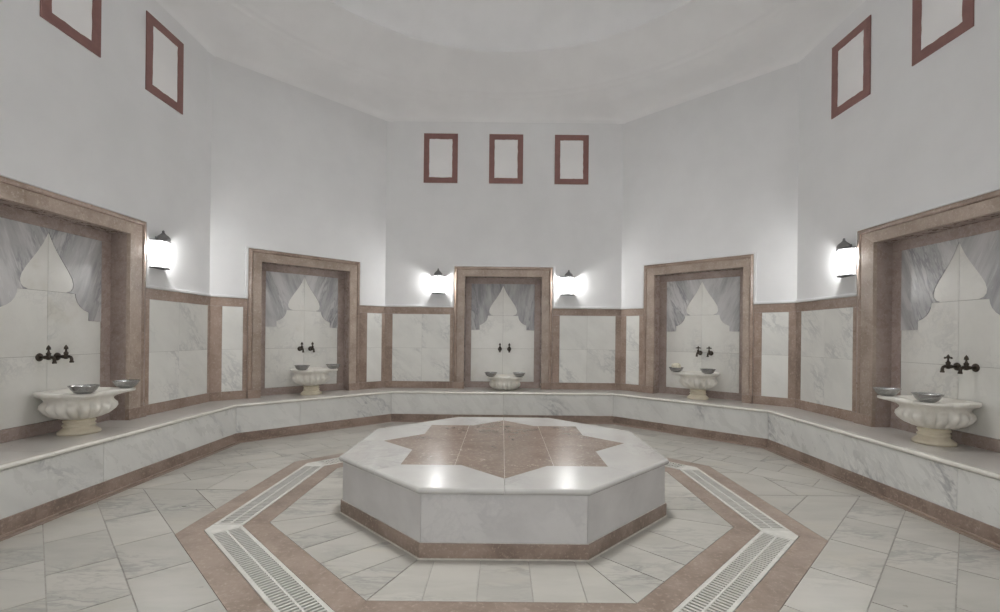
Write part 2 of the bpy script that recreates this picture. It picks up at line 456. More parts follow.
# ================================================================== OCTAGONAL PLATFORM
TX, TY = .015, .022
plat = thing('octagonal_platform', 'large octagonal white marble platform with brown star top in the room centre', 'platform', (TX, TY, 0))
ZT = .4788; RT = 1.3873
b = MB(); b.prism(octa(1.30), -.004, ZT - .045); b.build('core', M['grout'], plat)
for k in range(8):
    ang = -math.pi / 2 + k * math.pi / 4
    # local frame per side: x along, y outward
    hl = 1.358 * T8
    b = MB(); b.prism([(-hl + .0015, 1.358), (hl - .0015, 1.358), (hl - .03, 1.29), (-hl + .03, 1.29)][::-1], .105, ZT - .044)
    b.build('side_panel', M['side'], plat, (0, 0, 0), ang - math.pi / 2, bevel=.003)
    hs = 1.372 * T8
    b = MB(); b.prism([(-hs, 1.372), (hs, 1.372), (hs - .05, 1.26), (-hs + .05, 1.26)][::-1], .006, .104)
    b.build('skirting', M['skirt'], plat, (0, 0, 0), ang - math.pi / 2, bevel=.003)
b = MB(); b.prism(octa(1.379), -.004, .007); b.build('grout_line', M['lightgrout'], plat)
b = MB(); b.prism(octa(1.363), .1035, .1065); b.build('upper_grout_line', M['lightgrout'], plat)
# star: two overlapping squares
RS = 1.155; RV = RS * .7654
star = []
for k in range(8):
    a = -math.pi / 2 + k * math.pi / 4
    star.append((RS * math.cos(a), RS * math.sin(a))); a += math.pi / 8
    star.append((RV * math.cos(a), RV * math.sin(a)))
# border slabs: each owns one octagon vertex, cut along the lines from the star tips to the octagon faces
def rounded_slab(mb, outer, inner, z0, z1):
    # outer: [face mid k, vertex, face mid k+1]; inner: [tip k+1, notch, tip k]; bullnose on the outer two edges
    N = 6; r = (z1 - z0) / 2
    seed = random.random()
    def layer(ins, z):
        a, v, c = [Vector(p) for p in outer]
        vd = v.normalized()
        na = Vector(a).normalized(); nc = Vector(c).normalized()
        return [a - na * ins, v - vd * ins / math.cos(math.pi / 8), c - nc * ins], z
    L = []
    for i in range(N + 1):
        t = -math.pi / 2 + math.pi * i / N
        L.append(layer(r * (1 - math.cos(t)), (z0 + z1) / 2 + r * math.sin(t)))
    rings = []
    for pts, z in L: rings.append([(p.x, p.y, z) for p in pts])
    mb.rings(rings, False, seed, False)
    top = rings[-1] + [(p[0], p[1], z1) for p in inner]
    bot = rings[0] + [(p[0], p[1], z0) for p in inner]
    mb.add(top, [list(range(len(top)))], seed); mb.add(bot, [list(range(len(bot)))[::-1]], seed)
    n = len(top)
    for i in range(2, n):
        j = (i + 1) % n
        mb.add([top[i], top[j], bot[j], bot[i]], [(0, 1, 2, 3)], seed)
o8 = octa(RT)
for k in range(8):
    a0 = -math.pi / 2 + k * math.pi / 4; a1 = a0 + math.pi / 4
    g = .0015
    def sh(p, a, s):   # shift sideways off the joint
        return (p[0] - math.sin(a) * s, p[1] + math.cos(a) * s)
    m0 = sh((RT * math.cos(a0), RT * math.sin(a0)), a0, g); m1 = sh((RT * math.cos(a1), RT * math.sin(a1)), a1, -g)
    t0, nv, t1 = star[2 * k], star[2 * k + 1], star[(2 * k + 2) % 16]
    t0 = sh(t0, a0, g); t1 = sh(t1, a1, -g)
    mb = MB(); rounded_slab(mb, [m0, o8[(k + 1) % 8], m1], [t1, nv, t0], ZT - .044, ZT)
    mb.build('border_slab', M['slab'], plat)
# star slabs: four strips running front to back
def clip_any(poly, hp): return clip(poly, hp)
for x0, x1 in ((-2, -.39), (-.39, 0.), (0., .39), (.39, 2)):
    p = clip(star, (1, 0, x1 - .0012)); p = clip(p, (-1, 0, -x0 - .0012))
    # strips of a star can be non convex: keep them simple by removing duplicate points
    qv = []
    for pt in p:
        if not qv or math.hypot(pt[0] - qv[-1][0], pt[1] - qv[-1][1]) > 1e-5: qv.append(pt)
    mb = MB(); mb.prism(qv, ZT - .04, ZT + .0004); mb.build('star_slab', M['star'], plat)
b = MB(); b.prism(star, ZT - .042, ZT - .0012); b.build('star_grout', M['lightgrout'], plat)

# ================================================================== BENCH
bench = thing('marble_bench', 'continuous white veined marble bench with brown foot running around the walls', 'bench', (0, 0, 0))
bw = octa(WB, AB); ww = octa(W + .02, A + .02 * T8); bi = octa(WB + .012, AB + .012 * T8)
SIDE_ANG = {i: -math.pi / 2 + i * math.pi / 4 for i in range(8)}
JOINTS = {4: [.02], 3: [.35], 5: [-.35], 6: [-.2, -1.3], 2: [.74, -.5], 1: [0], 7: [0]}
TOPJ = {4: [-1.0, .55], 3: [-.25, .85], 5: [-.6, .35], 6: [-.68, .32, 1.2], 2: [1.15, .35, -.62], 1: [.2], 7: [-.2]}
for i in range(1, 8):
    ang = SIDE_ANG[i]; d = WB if i % 2 == 0 else (WB + AB) * SQ; hl = AB if i % 2 == 0 else (WB - AB) * SQ
    dw = (W if i % 2 == 0 else D) - .0005; hw = (A if i % 2 == 0 else AD)
    rz = ang - math.pi / 2        # local: x along (counter-clockwise negative), y outward
    # local x axis points clockwise when seen from above?  x = (cos rz, sin rz)
    def lerp(y): return hl + (hw - hl) * (y - d) / (dw - d)
    cuts = [-9] + sorted(TOPJ[i]) + [9]
    for c0, c1 in zip(cuts, cuts[1:]):
        c0g, c1g = c0 + .0012, c1 - .0012
        def xs(y):
            L = lerp(y) - .0008; return max(-L, c0g), min(L, c1g)
        N = 5; r = .02; rings = []
        for q in range(N + 1):
            t = -math.pi / 2 + math.pi * q / N
            y = d + r * (1 - math.cos(t)); z = ZB - r + r * math.sin(t); a, bb = xs(y)
            rings.append([(a, y, z), (bb, y, z)])
        mb = MB(); sd = random.random()
        mb.rings(rings, False, sd, False)
        a, bb = xs(d + r); a2, b2 = xs(dw)
        ye = d + .05; a3, b3 = xs(ye)
        mb.add([(a, d + r, ZB), (bb, d + r, ZB), (b3, ye, ZB), (a3, ye, ZB)], [(0, 1, 2, 3)], sd)
        mb.add([(a, d + r, ZB - 2 * r), (bb, d + r, ZB - 2 * r), (b3, ye, ZB - 2 * r), (a3, ye, ZB - 2 * r)], [(3, 2, 1, 0)], sd)
        mb.add([(a, d + r, ZB), (a3, ye, ZB), (a3, ye, ZB - 2 * r), (a, d + r, ZB - 2 * r)], [(0, 1, 2, 3)], sd)
        mb.add([(bb, d + r, ZB), (b3, ye, ZB), (b3, ye, ZB - 2 * r), (bb, d + r, ZB - 2 * r)], [(3, 2, 1, 0)], sd)
        mb.build('nosing', M['nosing'], bench, (0, 0, 0), rz)
        mb = MB(); mb.prism([(a3, ye), (b3, ye), (b2, dw), (a2, dw)], ZB - .04, ZB)
        mb.build('seat_slab', M['seat'], bench, (0, 0, 0), rz)
    cuts = [-9] + sorted(JOINTS[i]) + [9]
    for c0, c1 in zip(cuts, cuts[1:]):
        y = d + .012; L = hl + .012 * (hw - hl) / (dw - d) - .002
        mb = MB(); mb.box(max(-L, c0 + .002), min(L, c1 - .002), y, y + .03, .128, ZB - .041)
        mb.build('front_slab', M['bench'], bench, (0, 0, 0), rz)
    L = hl - .0005
    mb = MB(); cc = [-L, -.35 * L + random.uniform(-.2, .2), L]
    for c0, c1 in zip(cc, cc[1:]):
        e0 = .03 * (hw - hl) / (dw - d) if c0 == -L else 0; e1 = .03 * (hw - hl) / (dw - d) if c1 == L else 0
        mb.prism([(c0 + .001, d), (c1 - .001, d), (c1 + e1 - .001, d + .03), (c0 - e0 + .001, d + .03)], .012, .127)
    mb.build('skirting', M['skirt'], bench, (0, 0, 0), rz, bevel=.003)
    L = hl + .03 * (hw - hl) / (dw - d); L2 = lerp(dw - .05)
    mb = MB(); mb.prism([(-L, d + .03), (L, d + .03), (L2, dw - .05), (-L2, dw - .05)], -.01, ZB - .041)
    mb.build('masonry_core', M['grout'], bench, (0, 0, 0), rz)

# ================================================================== WALLS
NI, NO, NP = .7125, .9096, .592
ZNT, ZNO, ZNP = 2.592, 2.7774, 2.4806
ZW = 2.0215
def wall_mesh(w, niche=True):
    d, a, r = WALLS[w]; e = a + .25
    mb = MB(); T = .45
    hx, hz0, hz1 = NI + .09, ZB - .05, ZNT + .034
    if w == 'front':
        hx, hz0, hz1 = 1.65, -.2, 2.6
        mb.box(-e, -hx, 0, T, -.14, ZC + .02); mb.box(hx, e, 0, T, -.14, ZC + .02); mb.box(-hx, hx, 0, T, hz1, ZC + .02)
    elif niche:
        mb.box(-e, -hx, 0, T, -.14, ZC + .02); mb.box(hx, e, 0, T, -.14, ZC + .02); mb.box(-hx, hx, 0, T, hz1, ZC + .02); mb.box(-hx, hx, 0, T, -.14, hz0)
        mb.box(-hx, hx, .235, T, hz0, hz1)
    else: mb.box(-e, e, 0, T, -.14, ZC + .02)
    o = mb.build('wall_' + w, M['plaster'], None, wpt(w, 0, 0, 0), r)
    return struct(o)
for w in WALLS: wall_mesh(w, w in ('back', 'left', 'right', 'back_left', 'back_right'))

# ceiling: octagon to circle, mouldings, dome
def cring(r, z, n=96): return [(r * math.cos(2 * math.pi * i / n), r * math.sin(2 * math.pi * i / n), z) for i in range(n)]
def oring(off, z, n=96):
    # octagon of the walls moved inwards, sampled by angle
    hps = oct_hps(W - off, A - off * T8); out = []
    for i in range(n):
        t = 2 * math.pi * i / n; c, s = math.cos(t), math.sin(t)
        out.append(min(h[2] / (h[0] * c + h[1] * s) for h in hps if h[0] * c + h[1] * s > 1e-6))
    return out
def blend(off, rc, z, k, n=192):
    ro = oring(off, z, n)
    return [((ro[i] * (1 - k) + rc * k) * math.cos(2 * math.pi * i / n), (ro[i] * (1 - k) + rc * k) * math.sin(2 * math.pi * i / n), z) for i in range(n)]
n = 192
rings = [blend(-.002, 4.1, ZC - .10, 0, n), blend(.006, 4.1, ZC - .05, 0, n), blend(.022, 4.1, ZC - .01, .02, n), blend(.045, 4.1, ZC + .03, .12, n), blend(.07, 4.10, ZC + .075, .36, n), blend(.08, 4.07, ZC + .12, .72, n), cring(4.03, 5.71, n), cring(3.99, 5.755, n)]
prof = [(3.945, 5.772), (3.925, 5.790), (3.905, 5.82), (3.865, 5.828), (3.845, 5.85), (3.80, 5.885), (3.72, 5.945), (3.63, 6.02), (3.53, 6.105), (3.44, 6.185), (3.375, 6.24), (3.352, 6.262), (3.352, 6.275), (3.385, 6.285), (3.40, 6.31)]
for r, z in prof: rings.append(cring(r, z, n))
RD, ZD = 3.40, 6.31
for i in range(1, 13):
    t = math.radians(68) * i / 12
    rings.append(cring(RD * math.cos(t), ZD + 2.5 * math.sin(t), n))
mb = MB(); mb.rings(rings, True, .3, True)
top_r, top_z = RD * math.cos(math.radians(68)), ZD + 2.5 * math.sin(math.radians(68))
mb.rings([cring(top_r, top_z, n), cring(SHAFT_R, top_z + .12, n), cring(SHAFT_R, top_z + SHAFT_H + .1, n)], True, .3, True)  # dome top, then a shaft added to send the pane's light downward
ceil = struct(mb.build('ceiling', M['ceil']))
# unseen round skylight, a glowing pane added over the dome as fill light
added_win = bpy.data.objects.new('window_8', None); C.objects.link(added_win); added_win.location = (0, 0, top_z + SHAFT_H); struct(added_win)
mb = MB(); mb.prism([(p[0], p[1]) for p in cring(SHAFT_R + .02, 0, 48)], .0, .02); mb.build('window_pane', M['sky_fill'], added_win)
mb = MB(); mb.rings([cring(SHAFT_R, .0, 48), cring(SHAFT_R, -.06, 48), cring(SHAFT_R - .06, -.06, 48), cring(SHAFT_R - .06, .0, 48)], True, .2, False)
mb.build('window_frame', M['plaster'], added_win)

# ------------------------------------------------------------------ blind windows high on the walls
def frame_ring(mb, ox0, ox1, oz0, oz1, ix0, ix1, iz0, iz1, y0, y1, wob=0.):
    N = 10 if wob else 1
    def side(p, q):
        return [(p[0] + (q[0] - p[0]) * i / N, p[1] + (q[1] - p[1]) * i / N) for i in range(N)]
    oc = [(ox0, oz0), (ox1, oz0), (ox1, oz1), (ox0, oz1)]; ic = [(ix0, iz0), (ix1, iz0), (ix1, iz1), (ix0, iz1)]
    o, i_ = [], []
    for k in range(4): o += side(oc[k], oc[(k + 1) % 4]); i_ += side(ic[k], ic[(k + 1) % 4])
    if wob: i_ = [(x + random.uniform(-wob, wob), z + random.uniform(-wob, wob)) for x, z in i_]
    n = len(o)
    vs = [(x, y0, z) for x, z in o] + [(x, y0, z) for x, z in i_] + [(x, y1, z) for x, z in o] + [(x, y1, z) for x, z in i_]
    fs = []
    for k in range(n):
        j = (k + 1) % n
        fs += [(k, j, n + j, n + k), (2 * n + k, 3 * n + k, 3 * n + j, 2 * n + j), (k, 2 * n + k, 2 * n + j, j), (n + k, n + j, 3 * n + j, 3 * n + k)]
    mb.add(vs, fs)
WZ0, WZ1 = 4.3238, 5.2356
wn = 0
for w, tl in (('back', (-1.185, .025, 1.24)), ('left', (1.27, .03)), ('right', (-1.20, -.02))):
    for t in tl:
        wn += 1
        e = bpy.data.objects.new('window_%d' % wn, None); C.objects.link(e); e.location = wpt(w, t, 0, (WZ0 + WZ1) / 2); e.rotation_euler = (0, 0, WALLS[w][2]); struct(e)
        hw, hh = .3135, (WZ1 - WZ0) / 2
        mb = MB(); frame_ring(mb, -hw, hw, -hh, hh, -hw + .1, hw - .1, -hh + .1, hh - .1, -.012, .01, .004); mb.build('window_frame', M['red'], e)
        mb = MB(); mb.box(-hw + .08, hw - .08, -.004, .01, -hh + .08, hh - .08); mb.build('window_pane', M['pane'], e)

# ================================================================== FOUNTAIN NICHES
def usweep(mb, prof, z0, NIL, NIR, kl, kr, seed=None):
    rows = []
    for o, y in prof:
        rows.append([(-NIL - o * kl, y, z0), (-NIL - o * kl, y, ZNT + o), (NIR + o * kr, y, ZNT + o), (NIR + o * kr, y, z0)])
    n = len(prof); sds = [random.random() for _ in range(3)]
    for seg in range(3):
        vs = [p for r in rows for p in (r[seg], r[seg + 1])]
        fs = [(2 * k, 2 * k + 1, 2 * k + 3, 2 * k + 2) for k in range(n - 1)]
        fs.append((2 * n - 2, 2 * n - 1, 1, 0))
        mb.add(vs, fs, sds[seg])
def ogee(side, NP):
    # outline of one grey drapery inlay, side = -1 left, +1 right, in (x, z)
    pts = [(.0, ZNP), (.0, 2.45), (.022, 2.40), (.055, 2.33), (.10, 2.255), (.155, 2.175), (.21, 2.095), (.25, 2.025), (.264, 1.972), (.258, 1.932), (.236, 1.904), (.19, 1.886)]
    pts += [(.285, 1.880), (.292, 1.84), (.31, 1.795), (.342, 1.755), (.38, 1.727), (.42, 1.708), (.442, 1.698), (.442, 1.612), (NP, 1.607), (NP, ZNP)]
    return [(side * x, z) for x, z in pts]
NLAB = {'left': ('tall brown-framed fountain niche on the left side wall, nearest the viewer on that side'),
        'back_left': ('brown-framed fountain niche with grey marble drapery on the left angled wall'),
        'back': ('brown-framed fountain niche centred on the back wall under three windows'),
        'back_right': ('brown-framed fountain niche with grey marble drapery on the right angled wall'),
        'right': ('tall brown-framed fountain niche on the right side wall, nearest the viewer on that side')}
NSIZE = {'left': (.91, .7125, .592, .592, .7125, .965), 'back': (.9096, .7125, .60, .592, .7125, .9096), 'back_left': (.915, .735, .605, .58, .70, .89),
         'back_right': (.95, .745, .612, .592, .705, .845), 'right': (1.03, .765, .645, .592, .7125, .91)}
def make_niche(w):
    r = thing('fountain_niche', NLAB[w], 'niche', wpt(w, 0, 0, ZB), WALLS[w][2], 'brown marble fountain niches')
    z = -ZB
    def put(mb, name, mat, bevel=0.):
        return mb.build(name, mat, r, (0, 0, z), 0, bevel)
    NOL, NIL, NPL, NPR, NIR, NOR = NSIZE[w]; ow = .185; kl, kr = (NOL - NIL) / ow, (NOR - NIR) / ow
    mb = MB(); usweep(mb, [(0, .0), (0, -.045), (.122, -.045), (.122, .0)], ZB + .125, NIL, NIR, kl, kr); put(mb, 'frame', M['face'], .002)
    mb = MB(); usweep(mb, [(.1225, .0), (.1225, -.034), (.130, -.034), (.136, -.046), (.148, -.048), (ow - .018, -.036), (ow, -.026), (ow, .0)], ZB + .125, NIL, NIR, kl, kr); put(mb, 'outer_moulding', M['brown'])
    mb = MB(); mb.box(-NOL - .001, -NIL, -.048, .0, ZB, ZB + .124); put(mb, 'plinth', M['brown'], .003)
    mb = MB(); mb.box(NIR, NOR + .001, -.048, .0, ZB, ZB + .124); put(mb, 'plinth', M['brown'], .003)
    mb = MB(); mb.box(-NIL - .032, -NIL, .0005, .235, ZB - .02, ZNT + .032); put(mb, 'reveal', M['dusk'])
    mb = MB(); mb.box(NIR, NIR + .032, .0005, .235, ZB - .02, ZNT + .032); put(mb, 'reveal', M['dusk'])
    mb = MB(); mb.box(-NIL, NIR, .0005, .235, ZNT, ZNT + .032); put(mb, 'lintel_soffit', M['dusk'])
    mb = MB(); mb.box(-NIL, -NPL - .001, .17, .235, ZB, ZNP); put(mb, 'inner_border', M['dusk'], .002)
    mb = MB(); mb.box(NPR + .001, NIR, .17, .235, ZB, ZNP); put(mb, 'inner_border', M['dusk'], .002)
    mb = MB(); mb.box(-NIL, NIR, .17, .235, ZNP + .001, ZNT); put(mb, 'inner_border', M['dusk'], .002)
    mb = MB(); mb.box(-NIL, NIR, .165, .235, ZB, ZB + .115); put(mb, 'foot_strip', M['dusk'], .002)
    mb = MB(); mb.box(-NIL, NIR, 0., .24, ZB - .045, ZB); put(mb, 'sill_slab', M['seat'])
    mb = MB(); mb.box(-NIL, NIR, .185, .234, ZB, ZNT); put(mb, 'backing', M['grout'])
    zs = [ZB + .116, 1.262, 1.883, ZNP]; xs_ = [-NPL, 0, NPR]; g = .0018
    mb = MB()
    for i in range(3):
        for j in range(2): mb.box(xs_[j] + g, xs_[j + 1] - g, .176, .2, zs[i] + g, zs[i + 1] - g)
    put(mb, 'backsplash_tiles', M['nichem'])
    for sd, mt, np_ in ((-1, 'drapeL', NPL), (1, 'drapeR', NPR)):
        pl = ogee(sd, np_)
        if area(pl) < 0: pl = pl[::-1]
        mb = MB(); mb.prism(pl, .170, .2, axis='y'); put(mb, 'drapery_inlay', M[{'drapeL': 'drapeBL', 'drapeR': 'drapeBR'}[mt] if w == 'back' else mt], .0015)
    mb = MB(); t = .042; el, er, ez = NOL + .002, NOR + .002, ZNT + ow + .002
    mb.prism([(-el - t, ZW + .03), (-el, ZW + .03), (-el, ez), (er, ez), (er, ZW + .03), (er + t, ZW + .03), (er + t, ez + t * .5), (-el - t, ez + t * .5)], -.030, .0, axis='y')
    put(mb, 'plaster_bead', M['plaster'], .008)
    return r
for w in ('back', 'back_left', 'back_right', 'left', 'right'): make_niche(w)

# ================================================================== MARBLE WAINSCOT between the niches
def wains(w, x0, x1, ix0, ix1, cols, label, rows=(1.262,)):
    r = thing('marble_wainscot', label, 'wall panel', wpt(w, (x0 + x1) / 2, 0, ZB), WALLS[w][2], 'white marble wall panels with brown surrounds')
    c = (x0 + x1) / 2; iz0, iz1 = .645, 1.89
    def put(mb, name, mat, bevel=0.): return mb.build(name, mat, r, (-c, 0, -ZB), 0, bevel)
    g = .0012
    mb = MB(); mb.box(x0, x1, -.012, .0, iz1, ZW - .005); put(mb, 'top_rail', M['brown'], .002)
    mb = MB(); mb.box(x0, x1, -.016, .0, ZB, iz0); put(mb, 'bottom_rail', M['brown'], .002)
    for a, b_ in ((x0, ix0), (ix1, x1)):
        mb = MB(); mb.box(a, b_, -.012, .0, iz0 + g, iz1 - g); put(mb, 'post', M['brown'], .002)
    mb = MB(); xs_ = [ix0] + list(cols) + [ix1]; zs = [iz0] + list(rows) + [iz1]
    for i in range(len(xs_) - 1):
        for j in range(len(zs) - 1): mb.box(xs_[i] + g, xs_[i + 1] - g, -.009, .0, zs[j] + g, zs[j + 1] - g)
    put(mb, 'marble_inset', M['wallm'])
    mb = MB(); mb.box(ix0, ix1, -.004, .0, iz0, iz1); put(mb, 'joint_bed', M['grout'])
    mb = MB(); mb.box(x0, x1, -.032, .0, ZW - .004, ZW + .032); put(mb, 'plaster_ledge', M['plaster'], .008)
    return r
wains('back', -A, -.915, -2.045, -.98, (-1.5,), 'white marble panel with brown surround on the back wall, left of the central niche')
wains('back', .915, A, 1.05, 2.085, (1.56,), 'white marble panel with brown surround on the back wall, right of the central niche')
wains('back_left', -AD, -.92, -1.255, -.98, (), 'narrow white marble panel left of the niche on the left angled wall')
wains('back_left', .895, AD, 1.05, 1.345, (), 'narrow white marble panel right of the niche on the left angled wall')
wains('back_right', -AD, -.955, -1.30, -1.04, (), 'narrow white marble panel left of the niche on the right angled wall')
wains('back_right', .85, AD, .965, 1.315, (), 'narrow white marble panel right of the niche on the right angled wall')
wains('left', .97, A, 1.045, 2.14, (1.56,), 'wide white marble panel beyond the niche on the left side wall')
wains('right', -A, -1.035, -2.075, -1.105, (-1.6,), 'wide white marble panel beyond the niche on the right side wall')

wains('left', -A, -.915, -2.045, -1.05, (-1.55,), 'wide white marble panel on the left side wall, between niche and entrance')
wains('right', .915, A, 1.05, 2.045, (1.55,), 'wide white marble panel on the right side wall, between niche and entrance')

# ================================================================== BASINS
BY = -.10          # basin centre in front of the wall plane
def basin_parts(root, PH=.14, BY=BY):
    pedestal = PH > 0
    zb = PH if pedestal else -.015; RS_ = .96
    n = 144
    # rows: radius, height, flute depth, ear length
    rows = [(.105, 0., 0, 0), (.125, .004, .1, 0), (.175, .018, .6, 0), (.235, .045, 1., 0), (.275, .08, 1.1, 0), (.293, .112, 1.1, 0), (.290, .142, .9, 0), (.272, .164, .45, 0), (.264, .178, .0, .0), (.268, .195, 0, .0), (.286, .212, 0, .012),
            (.316, .226, 0, .035), (.328, .234, 0, .075), (.334, .242, 0, .105), (.334, .262, 0, .110), (.330, .268, 0, .106), (.272, .270, 0, .02), (.258, .266, 0, .0), (.245, .235, 0, 0), (.225, .17, 0, 0), (.17, .10, 0, 0), (.09, .075, 0, 0), (.02, .07, 0, 0)]
    R = []
    for r, z, fl, ear in rows:
        ring = []
        for i in range(n):
            t = 2 * math.pi * i / n
            rr = r * RS_
            if fl: rr = RS_ * (r * (1 - .15 * fl) + r * .18 * fl * abs(math.sin(9 * t)) ** .6)
            if ear:
                for c in (-math.pi / 4, -3 * math.pi / 4):
                    dd = abs((t - c + math.pi) % (2 * math.pi) - math.pi) / math.radians(24)
                    if dd < 1: rr += ear * (1 - dd ** 1.35)
                    elif dd < 1.35: rr -= .012 * math.sin((dd - 1) / .35 * math.pi)
            ring.append((rr * math.cos(t), min(rr * math.sin(t), .164 - BY), zb + z))   # flat against the niche's back
        R.append(ring)
    mb = MB(); mb.rings(R, True, .4, True, True, True); mb.build('fluted_bowl', M['basin'], root)
    if pedestal:
        mb = MB(); mb.lathe([(a_, b_ * PH / .14) for a_, b_ in [(.160, 0.), (.164, .012), (.160, .026), (.142, .040), (.122, .055), (.116, .066), (.124, .072), (.128, .080), (.124, .088), (.114, .094), (.112, .104), (.122, .112), (.126, .120), (.120, .130), (.108, .144)]], 48, None, seed=.2, cap0=True, cap1=True)
        mb.build('pedestal', M['foot'], root)
    return zb + .2695
BLAB = {'left': 'carved white marble washbasin with fluted bowl in the niche of the left side wall', 'back_left': 'small-looking fluted marble washbasin in the niche of the left angled wall',
        'back': 'low fluted marble washbasin without pedestal in the back wall niche', 'back_right': 'fluted marble washbasin on yellowed foot in the niche of the right angled wall',
        'right': 'carved white marble washbasin with fluted bowl in the niche of the right side wall'}
BYS = {'left': BY, 'right': -.075, 'back': BY, 'back_left': BY, 'back_right': BY}
PHS = {'left': .14, 'right': .15, 'back': 0, 'back_left': .145, 'back_right': .158}
BX = {'left': .045, 'right': .025, 'back': .045, 'back_left': .015, 'back_right': .06}
TX_ = {'left': .01, 'right': .08, 'back': .035, 'back_left': .02, 'back_right': .07}
TOPZ = {}
for w in BLAB:
    r = thing('washbasin', BLAB[w], 'washbasin', wpt(w, BX[w], BYS[w], ZB), WALLS[w][2], 'fluted marble washbasins')
    TOPZ[w] = ZB + basin_parts(r, PHS[w], BYS[w])

# ------------------------------------------------------------------ metal bowls on the basin rims
def bowl_mesh():
    mb = MB()
    mb.lathe([(a_ * 1.05, b_ * 1.28) for a_, b_ in [(.0, .004), (.042, .0), (.048, .0), (.072, .012), (.088, .028), (.097, .044), (.108, .056), (.110, .0585), (.106, .058), (.094, .047), (.084, .031), (.068, .016), (.046, .006), (.026, .005), (.018, .014), (.008, .019), (.0005, .020)]], 48, None, seed=.5)
    return mb
BOWLS = {('left', -1): 'grey metal bowl on the near front corner of the left side wall basin', ('left', 1): 'grey metal bowl on the far corner of the left side wall basin, before jamb',
         ('back_left', -1): 'grey metal bowl on the left corner of the basin in the left angled wall', ('back_left', 1): 'grey metal bowl on the right corner of the basin in the left angled wall',
         ('back', -1): 'grey metal bowl on the left corner of the low back wall basin', ('back', 1): 'grey metal bowl on the right corner of the low back wall basin',
         ('back_right', -1): 'grey metal bowl holding a loofah on the basin of the right angled wall', ('back_right', 1): 'empty grey metal bowl on the right corner of the basin in the right angled wall',
         ('right', -1): 'grey metal bowl on the far corner of the right side wall basin, before jamb', ('right', 1): 'grey metal bowl on the near front corner of the right side wall basin'}
first = None
for (w, s), lab in BOWLS.items():
    x = BX[w] + s * .355 * SQ + {('right', 1): -.05, ('left', -1): .02}.get((w, s), 0); y = BYS[w] - .35 * SQ
    if first is None: first = o = bowl_mesh().build('metal_bowl', M['tin'])
    else: o = first.copy(); C.objects.link(o)
    o.location = wpt(w, x, y, TOPZ[w] + .0005); o.rotation_euler = (0, 0, WALLS[w][2]); tag(o, lab, 'bowl', 'grey metal bowls on the basins')
# loofah in one bowl
mb = MB()
Rr = []
for k in range(9):
    u = k / 8; z = .012 + .125 * u; rr = .058 * (math.sin(math.pi * min(1, .2 + u * .68)) ** .35)
    if k in (0, 8): rr *= .75
    Rr.append([(1.35 * rr * math.cos(2 * math.pi * i / 28) * (1 + random.uniform(-.05, .05)), .8 * rr * math.sin(2 * math.pi * i / 28) * (1 + random.uniform(-.05, .05)), z) for i in range(28)])
mb.rings(Rr, True, .1, True, True, True)
w = 'back_right'
o = mb.build('loofah', M['sponge'], None, wpt(w, BX[w] - .355 * SQ, BYS[w] - .35 * SQ, TOPZ[w] + .006), WALLS[w][2])
tag(o, 'beige fibrous loofah standing in a metal bowl on the right angled wall basin', 'loofah')

# ------------------------------------------------------------------ taps
def make_tap(name, label, loc, rz, cross):
    r = thing(name, label, 'tap', loc, rz, 'dark bronze taps above the basins'); r.scale = (1.14, 1.06, 1.16)
    RX = Matrix.Rotation(math.pi / 2, 4, 'X')        # lathe axis z -> -y
    mb = MB(); mb.lathe([(.0005, .0), (.031, .0), (.034, .004), (.032, .009), (.024, .013), (.014, .016), (.0005, .018)], 28, RX, seed=.1); mb.build('rosette', M['bronze'], r)
    mb = MB(); mb.lathe([(.0125, .012), (.0125, .05), (.016, .055), (.016, .062), (.019, .072), (.022, .085), (.019, .098), (.014, .104), (.0005, .106)], 24, RX, seed=.1)
    mb.lathe([(.0005, -.018), (.014, -.016), (.0165, 0.), (.015, .02), (.018, .026), (.018, .034), (.011, .04), (.0085, .05), (.0005, .05)], 20, Matrix.Translation((0, -.085, 0)), seed=.1)
    mb.build('valve_body', M['bronze'], r)
    mb = MB(); mb.tube([(0, -.095, 0), (0, -.115, .002), (0, -.130, -.004), (0, -.137, -.018), (0, -.138, -.045)], [.011, .011, .0115, .012, .0135], 14); mb.lathe([(.0155, -.050), (.0165, -.044), (.0155, -.036), (.0005, -.034)], 18, Matrix.Translation((0, -.138, 0)), seed=.1); mb.build('spout', M['bronze'], r)
    mb = MB()
    T = Matrix.Translation((0, -.085, 0))
    mb.lathe([(.0005, .048), (.007, .05), (.0065, .064), (.013, .069), (.016, .076), (.011, .086), (.006, .094), (.0005, .102)], 18, T, seed=.1)
    if cross:
        mb.tube([(-.036, -.085, .067), (-.030, -.085, .072), (0, -.085, .075), (.030, -.085, .072), (.036, -.085, .067)], [.005, .0085, .006, .0085, .005], 10)
        mb.tube([(0, -.121, .067), (0, -.115, .072), (0, -.085, .075), (0, -.055, .072), (0, -.049, .067)], [.005, .0085, .006, .0085, .005], 10)
    else:
        mb.tube([(-.018, -.085, .066), (0, -.085, .066), (.018, -.085, .066)], [.005, .005, .005], 10)
    mb.build('handle', M['bronze'], r)
TL = {'left': 'in the left side wall niche', 'back_left': 'in the left angled wall niche', 'back': 'in the central back wall niche', 'back_right': 'in the right angled wall niche', 'right': 'in the right side wall niche'}
NF = {'left': ('nearer', 'farther'), 'right': ('farther', 'nearer')}
for w in TL:
    for i, s in enumerate((-1, 1)):
        word = NF.get(w, ('left', 'right'))[i]
        make_tap('faucet', '%s of the two dark bronze taps %s' % (word, TL[w]), wpt(w, TX_[w] + s * .088, .176, 1.252), WALLS[w][2], (w == 'right' and i == 0) or w == 'back_right')

